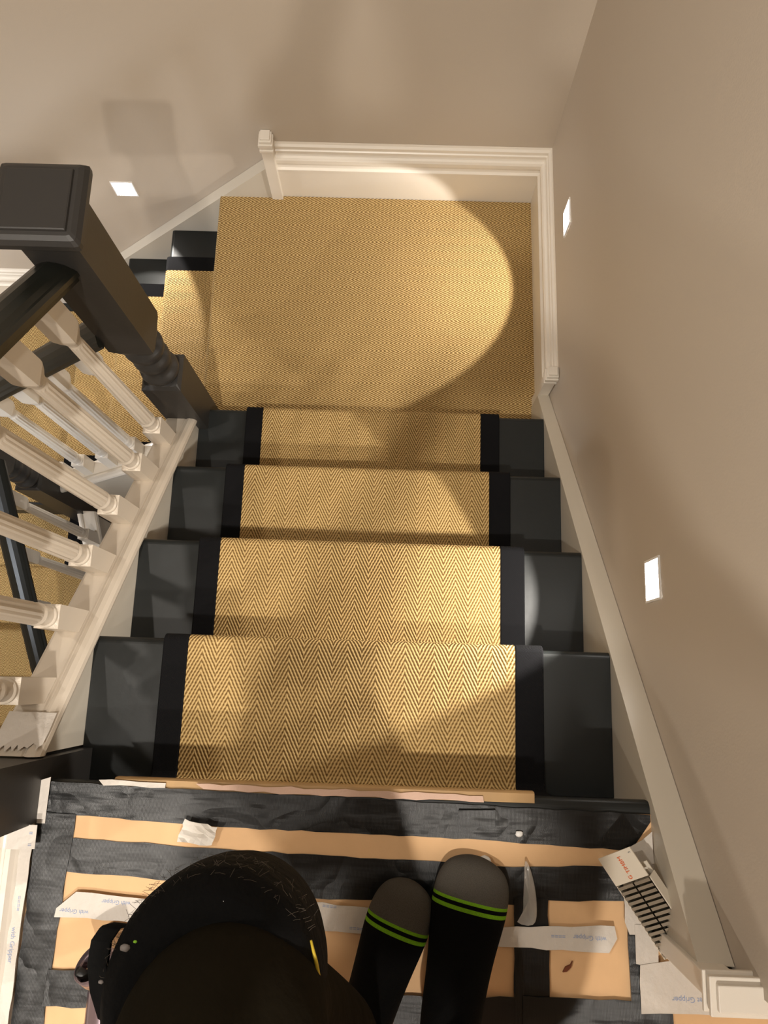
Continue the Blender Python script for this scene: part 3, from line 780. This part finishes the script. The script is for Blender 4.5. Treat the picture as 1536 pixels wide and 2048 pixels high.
ch = add((.558, -.43, 1.27), (.105, .075), ab)
nb = add((.56, -.40, 1.41), (.058, .058), ch)
nk = add((.56, -.375, 1.46), (.052, .052), nb)
h1 = add((.56, -.340, 1.525), (.074, .088), nk)
h2 = add((.56, -.322, 1.615), (.084, .100), h1)
h3 = add((.56, -.315, 1.68), (.056, .070), h2)
for HP, KN, AN, TO in ((HIPL, KNL, ANL, TOEL), (HIPR, KNR, ANR, TOER)):
    a = add(HP, (.085, .085), pel); b = add(lerp(HP, KN, .5), .072, a); c = add(KN, .052, b)
    d = add(lerp(KN, AN, .35), .050, c); e = add(AN, .034, d)
    heel = lerp(AN, TO, .25); f = add((heel[0], heel[1], .045), (.034, .036), e); g = add((TO[0], TO[1], .026), (.036, .020), f)
for SH, EL, WR, s in ((SHL, ELL, WRL, 1), (SHR, ELR, WRR, -1)):
    a = add(SH, .042, ch); b = add(EL, .034, a); c = add(WR, .027, b)
    hx, hy, hz = WR; pm = add((hx + s * .012, hy + .035, hz + .022), (.034, .016), c)
    pc = V[pm]
    for k, (dx, ln) in enumerate(((-.027, .040), (-.009, .047), (.009, .044), (.026, .034))):
        f0 = add((pc[0] + s * .02, pc[1] + .030 , pc[2] + dx + .0), .0085, pm)
        f1 = add((pc[0] + s * (.02 + ln * .5), pc[1] + .048, pc[2] + dx), .008, f0)
        add((pc[0] + s * (.02 + ln), pc[1] + .044, pc[2] + dx), .0068, f1)
    t0 = add((pc[0] + s * .012, pc[1] - .004, pc[2] + .030), .0095, pm); add((pc[0] + s * .040, pc[1] + .012, pc[2] + .040), .008, t0)
body = bake(skin_obj('body', V, E, Rr, M['skin'], per, 2, 0))
ph = thing('mobile_phone', (.512, .10, 1.232), 'slim black mobile phone held in both hands', 'phone')
me = box(-.036, .036, -.075, .072, 0, .008); me.transform(Matrix.Translation((.512, .10, 1.228)) @ Euler((.2155, 0, .033)).to_matrix().to_4x4()); o = part('phone_body', me, M['blackp'], ph); bevel(o, .003, 2)
me = box(-.033, .033, -.071, .068, .008, .0085); me.transform(Matrix.Translation((.512, .10, 1.228)) @ Euler((.2155, 0, .033)).to_matrix().to_4x4()); part('screen', me, M['pad'], ph)
# face features
hd = Vector((.56, -.30, 1.64))
for s in (-1, 1):
    bmx = bmesh.new(); bmesh.ops.create_uvsphere(bmx, u_segments=16, v_segments=10, radius=.012)
    me = bpy.data.meshes.new('m'); bmx.to_mesh(me); bmx.free(); me.transform(Matrix.Translation((.56 + s * .032, -.240, 1.605))); part('eye', me, M['white'], per, True)
    bmx = bmesh.new(); bmesh.ops.create_uvsphere(bmx, u_segments=12, v_segments=8, radius=.0055)
    me = bpy.data.meshes.new('m'); bmx.to_mesh(me); bmx.free(); me.transform(Matrix.Translation((.56 + s * .032, -.2305, 1.602))); part('iris', me, M['blackp'], per, True)
    bmx = bmesh.new(); bmesh.ops.create_uvsphere(bmx, u_segments=16, v_segments=10, radius=.022)
    me = bpy.data.meshes.new('m'); bmx.to_mesh(me); bmx.free(); me.transform(Matrix.Translation((.56 + s * .080, -.335, 1.585)) @ Matrix.Diagonal((.35, .8, 1.4, 1))); part('ear', me, M['skin'], per, True)
part('nose', tube([(.56, -.228, 1.605), (.56, -.212, 1.570), (.56, -.232, 1.560)], [.006, .013, .008], 12), M['skin'], per, True)
part('mouth', tube([(.538, -.248, 1.535), (.56, -.240, 1.533), (.582, -.248, 1.535)], [.003, .006, .003], 8), M['orange'], per, True)
hv = [(.56, -.345, 1.58), (.56, -.335, 1.65), (.56, -.32, 1.705)]
o = skin_obj('hair', hv, [(0, 1), (1, 2)], [(.084, .090), (.088, .100), (.060, .074)], M['hair'], per, 2)
o.data.transform(Matrix.Translation((0, -.022, .012))); bake(o)
# jumper
V2 = [(.555, -.468, .86), (.555, -.46, 1.08), (.558, -.43, 1.27), (.56, -.405, 1.42), SHL, ELL, lerp(ELL, WRL, .85), SHR, ELR, lerp(ELR, WRR, .85)]
E2 = [(0, 1), (1, 2), (2, 3), (2, 4), (4, 5), (5, 6), (2, 7), (7, 8), (8, 9)]
bake(skin_obj('jumper', V2, E2, [(.180, .150), (.16, .135), (.18, .145), (.082, .082), .082, .060, .044, .082, .060, .044], M['jumper'], per, 2, 1))
# trousers (left leg bent forward, right leg straight)
KNL2 = (KNL[0] + .008, KNL[1] + .006, KNL[2])
V3 = [(.555, -.465, 1.00), HIPL, lerp(HIPL, KNL2, .45), lerp(HIPL, KNL2, .80), KNL2, lerp(KNL, ANL, .22), lerp(KNL, ANL, .5), lerp(KNL, ANL, .80),
      HIPR, lerp(HIPR, KNR, .5), KNR, lerp(KNR, ANR, .4), lerp(KNR, ANR, .80), (.555, -.47, .865)]
E3 = [(0, 13), (13, 1), (1, 2), (2, 3), (3, 4), (4, 5), (5, 6), (6, 7), (13, 8), (8, 9), (9, 10), (10, 11), (11, 12)]
tr = bake(skin_obj('trousers', V3, E3, [(.125, .105), .105, .102, .098, .088, .074, .068, .058, .105, .09, .075, .068, .060, (.135, .115)], M['trouser'], per, 3, 0))

# socks: shaped feet with toe cap colour and two green bands (one mesh each, coloured along the foot)
def sock_mat(name, L):
    m = bpy.data.materials.new(name); m.use_nodes = True; nt = m.node_tree; b = nt.nodes['Principled BSDF']
    uv = nt.nodes.new('ShaderNodeUVMap'); uv.uv_map = 'UVMap'; sp = nt.nodes.new('ShaderNodeSeparateXYZ'); nt.links.new(uv.outputs[0], sp.inputs[0])
    cr = nt.nodes.new('ShaderNodeValToRGB'); cr.color_ramp.interpolation = 'CONSTANT'; e = cr.color_ramp.elements
    black = (.004, .004, .004, 1); grey = (.11, .10, .085, 1); gr = (.22, .50, .02, 1)
    e[0].position = 0; e[0].color = grey; e[1].position = .200; e[1].color = gr
    for p, c in ((.218, black), (.236, gr), (.254, black)): k = e.new(p); k.color = c
    v2 = mnode(nt, 'ADD', sp.outputs[0], 0.0)
    nt.links.new(v2, cr.inputs[0])
    nz = nt.nodes.new('ShaderNodeTexNoise'); nz.inputs['Scale'].default_value = 900; tc = nt.nodes.new('ShaderNodeTexCoord'); nt.links.new(tc.outputs['Object'], nz.inputs['Vector'])
    mx = nt.nodes.new('ShaderNodeMix'); mx.data_type = 'RGBA'; mx.blend_type = 'MULTIPLY'; mx.inputs[0].default_value = .6
    nt.links.new(cr.outputs[0], mx.inputs[6]); nt.links.new(nz.outputs['Fac'], mx.inputs[7]); nt.links.new(mx.outputs[2], b.inputs['Base Color'])
    b.inputs['Roughness'].default_value = .95; b.inputs['Specular IOR Level'].default_value = .1
    bn = nt.nodes.new('ShaderNodeBump'); bn.inputs['Strength'].default_value = .7; bn.inputs['Distance'].default_value = .001
    nt.links.new(nz.outputs['Fac'], bn.inputs['Height']); nt.links.new(bn.outputs[0], b.inputs['Normal'])
    return m
SM = sock_mat('sock_knit', .26)
def sock(toe, heel, ankle, top, wmax, parent, skew=0.0):
    """toe/heel: ground points (x,y); the foot is lofted from the toe tip back to the ankle and up the shin"""
    toe = Vector((*toe, 0)); heel = Vector((*heel, 0)); ax = (heel - toe); L = ax.length; ax.normalize(); sd = Vector((-ax.y, ax.x, 0))
    secs = []  # centre, side half, up half, side dir, up dir, f
    zf = .002
    prof = [(0.0, .12, .25), (.010, .42, .50), (.03, .66, .72), (.06, .83, .88), (.11, .95, .98), (.18, 1.0, 1.05), (.26, 1.0, 1.18), (.36, .93, 1.35), (.46, .86, 1.60), (.56, .80, 1.95), (.66, .76, 2.35)]
    for f, wv, hv in prof:
        hh = .024 * hv; c = toe + ax * (L * f) + Vector((0, 0, zf + hh))
        secs.append((c, wmax / 2 * wv, hh, sd, Vector((0, 0, 1)), f))
    ankle = Vector(ankle); top = Vector(top)
    c1 = toe + ax * (L * .78) + Vector((0, 0, .066)); u = (Vector((0, 0, 1)) * .8 - ax * .6).normalized()
    secs.append((c1, wmax / 2 * .74, .062, sd, (Vector((0, 0, 1)) - (-ax) * .55).normalized(), .78))
    c2 = toe + ax * (L * .84) + Vector((0, 0, .098)); secs.append((c2, wmax / 2 * .70, .050, sd, (Vector((0, 0, .35)) + ax * 0.9).normalized(), .86))
    d = (top - ankle).normalized()
    for f in (0, .5, 1):
        c = ankle + (top - ankle) * f; secs.append((c, .036 + .004 * f, .040 + .004 * f, sd, (ax - d * ax.dot(d)).normalized(), .9 + f * .08))
    n = 28; vs = []; uvs = []; fs = []
    for c, a, b, s, u, f in secs:
        for i in range(n):
            th = 2 * PI * i / n; ct, st = math.cos(th), math.sin(th)
            pw = .82
            q = c + s * a * math.copysign(abs(ct) ** pw, ct) + u * b * math.copysign(abs(st) ** (pw if st < 0 else 1), st)
            q.z = max(q.z, .001)
            vs.append(q); uvs.append((min(.99, f + skew * ct * 4 * (1 if f < .5 else 0)), i / n))
    m = len(secs)
    for j in range(m - 1):
        for i in range(n): fs.append((j * n + i, j * n + (i + 1) % n, (j + 1) * n + (i + 1) % n, (j + 1) * n + i))
    fs.append(tuple(range(n))); fs.append(tuple(range(m * n - 1, (m - 1) * n - 1, -1)))
    me = bpy.data.meshes.new('m'); me.from_pydata(vs, [], fs); uvl = me.uv_layers.new(name='UVMap')
    for l in me.loops: uvl.data[l.index].uv = uvs[l.vertex_index]
    bm = bmesh.new(); bm.from_mesh(me); bmesh.ops.recalc_face_normals(bm, faces=bm.faces); bm.to_mesh(me); bm.free()
    o = part('sock', me, SM, parent, smooth=True, label='black sock with grey toe and two green bands')
    sb = o.modifiers.new('sub', 'SUBSURF'); sb.levels = 1; sb.render_levels = 2
    return o
zz = zt + .001
s1 = sock((.578, -.128), (.490, -.370), (.510, -.335, .10), lerp(ANL, KNL, .5), .092, per)
s2 = sock((.672, -.092), (.618, -.345), (.628, -.318, .10), lerp(ANR, KNR, .38), .108, per)
s1.location.z += zz; s2.location.z += zz

# knee pad with strap, fluff and paint flecks
kc = Vector((.398, -.100, .485))
fw = (Vector((0, 1, 0.05))).normalized()
PC = Vector((.396, -.112, 0))
PADR = [(.020, .535), (.050, .548), (.066, .552), (.078, .551), (.086, .545), (.0925, .535), (.0955, .520), (.0960, .495), (.095, .460), (.092, .42), (.086, .375), (.080, .345)]
def pad_mesh():
    vs = []; fs = []; n = 48; m = len(PADR)
    for j, (rr, z) in enumerate(PADR):
        for i in range(n + 1):
            th = -.05 + (PI + .33) * i / n
            vs.append((PC.x + math.cos(th) * rr * .97, PC.y + math.sin(th) * rr * 1.10 - (.552 - z) * .05, z - .022))
    for j in range(m - 1):
        for i in range(n): fs.append((j * (n + 1) + i, j * (n + 1) + i + 1, (j + 1) * (n + 1) + i + 1, (j + 1) * (n + 1) + i))
    return mesh(vs, fs)
kp = part('knee_pad', pad_mesh(), M['pad'], per, smooth=True, label='black rubber knee pad dusted with carpet fluff')
md = kp.modifiers.new('s', 'SOLIDIFY'); md.thickness = .010; md.offset = -1
md = kp.modifiers.new('b', 'BEVEL'); md.width = .006; md.segments = 3
rnd = random.Random(4)
fl = []
for i in range(170):
    th = rnd.uniform(.55, PI - .15); rr = rnd.choice((.091, .0955, .0965, .0965)); z = {.086: .524, .091: .516, .0955: .500, .0965: .475}[rr]
    c = Vector((PC.x + math.cos(th) * rr, PC.y + math.sin(th) * rr * 1.10, z))
    d = Vector((rnd.uniform(-1, 1), rnd.uniform(-.6, .6), rnd.uniform(-.6, .6))).normalized() * rnd.uniform(.002, .006)
    fl.append(tube([c - d, c + Vector((rnd.uniform(-.001, .001), rnd.uniform(0, .001), .0012)), c + d], .00016, 3))
part('carpet_fluff', join(*fl), M['fluff'], kp)['kind'] = 'stuff'
def fleck(x, y, z, r, m):
    bm = bmesh.new(); bmesh.ops.create_icosphere(bm, subdivisions=1, radius=1)
    for v in bm.verts: v.co = Vector((x + v.co.x * r, y + v.co.y * r * .7, z + v.co.z * r * .3))
    me = bpy.data.meshes.new('m'); bm.to_mesh(me); bm.free(); part('paint_fleck', me, M[m], kp, True)
for a in ((.327, -.068, .5285, .0050, 'fleck'), (.335, -.063, .5290, .0020, 'green'), (.308, -.096, .5225, .0026, 'fleck'), (.452, -.058, .5285, .0016, 'yellow'), (.458, -.066, .5290, .0014, 'white'), (.405, -.030, .5290, .001, 'white')): fleck(*a)
# strap loop and buckle on the left, yellow strap end on the right
def strap_mesh():
    c = [(.315, -.058, .500), (.306, -.060, .503), (.300, -.070, .505), (.298, -.090, .503), (.301, -.112, .498), (.308, -.134, .492), (.318, -.142, .486)]
    vs = []; fs = []
    for i, p in enumerate(c):
        for dx, dz in ((-.009, .003), (.009, .006), (.009, .0), (-.009, -.003)): vs.append((p[0] + dx, p[1], p[2] + dz))
    for i in range(len(c) - 1):
        for k in range(4): fs.append((i * 4 + k, i * 4 + (k + 1) % 4, (i + 1) * 4 + (k + 1) % 4, (i + 1) * 4 + k))
    fs.append((0, 1, 2, 3)); n = len(vs); fs.append((n - 1, n - 2, n - 3, n - 4))
    return mesh(vs, fs)
bevel(part('strap', strap_mesh(), M['pad'], per, label='black knee pad strap'), .001, 2)
part('strap_end', tube([(.4775, -.062, .512), (.4825, -.078, .512), (.486, -.094, .506)], [.0010, .0017, .0014], 8), M['yellow'], per, smooth=True, label='yellow strap end')
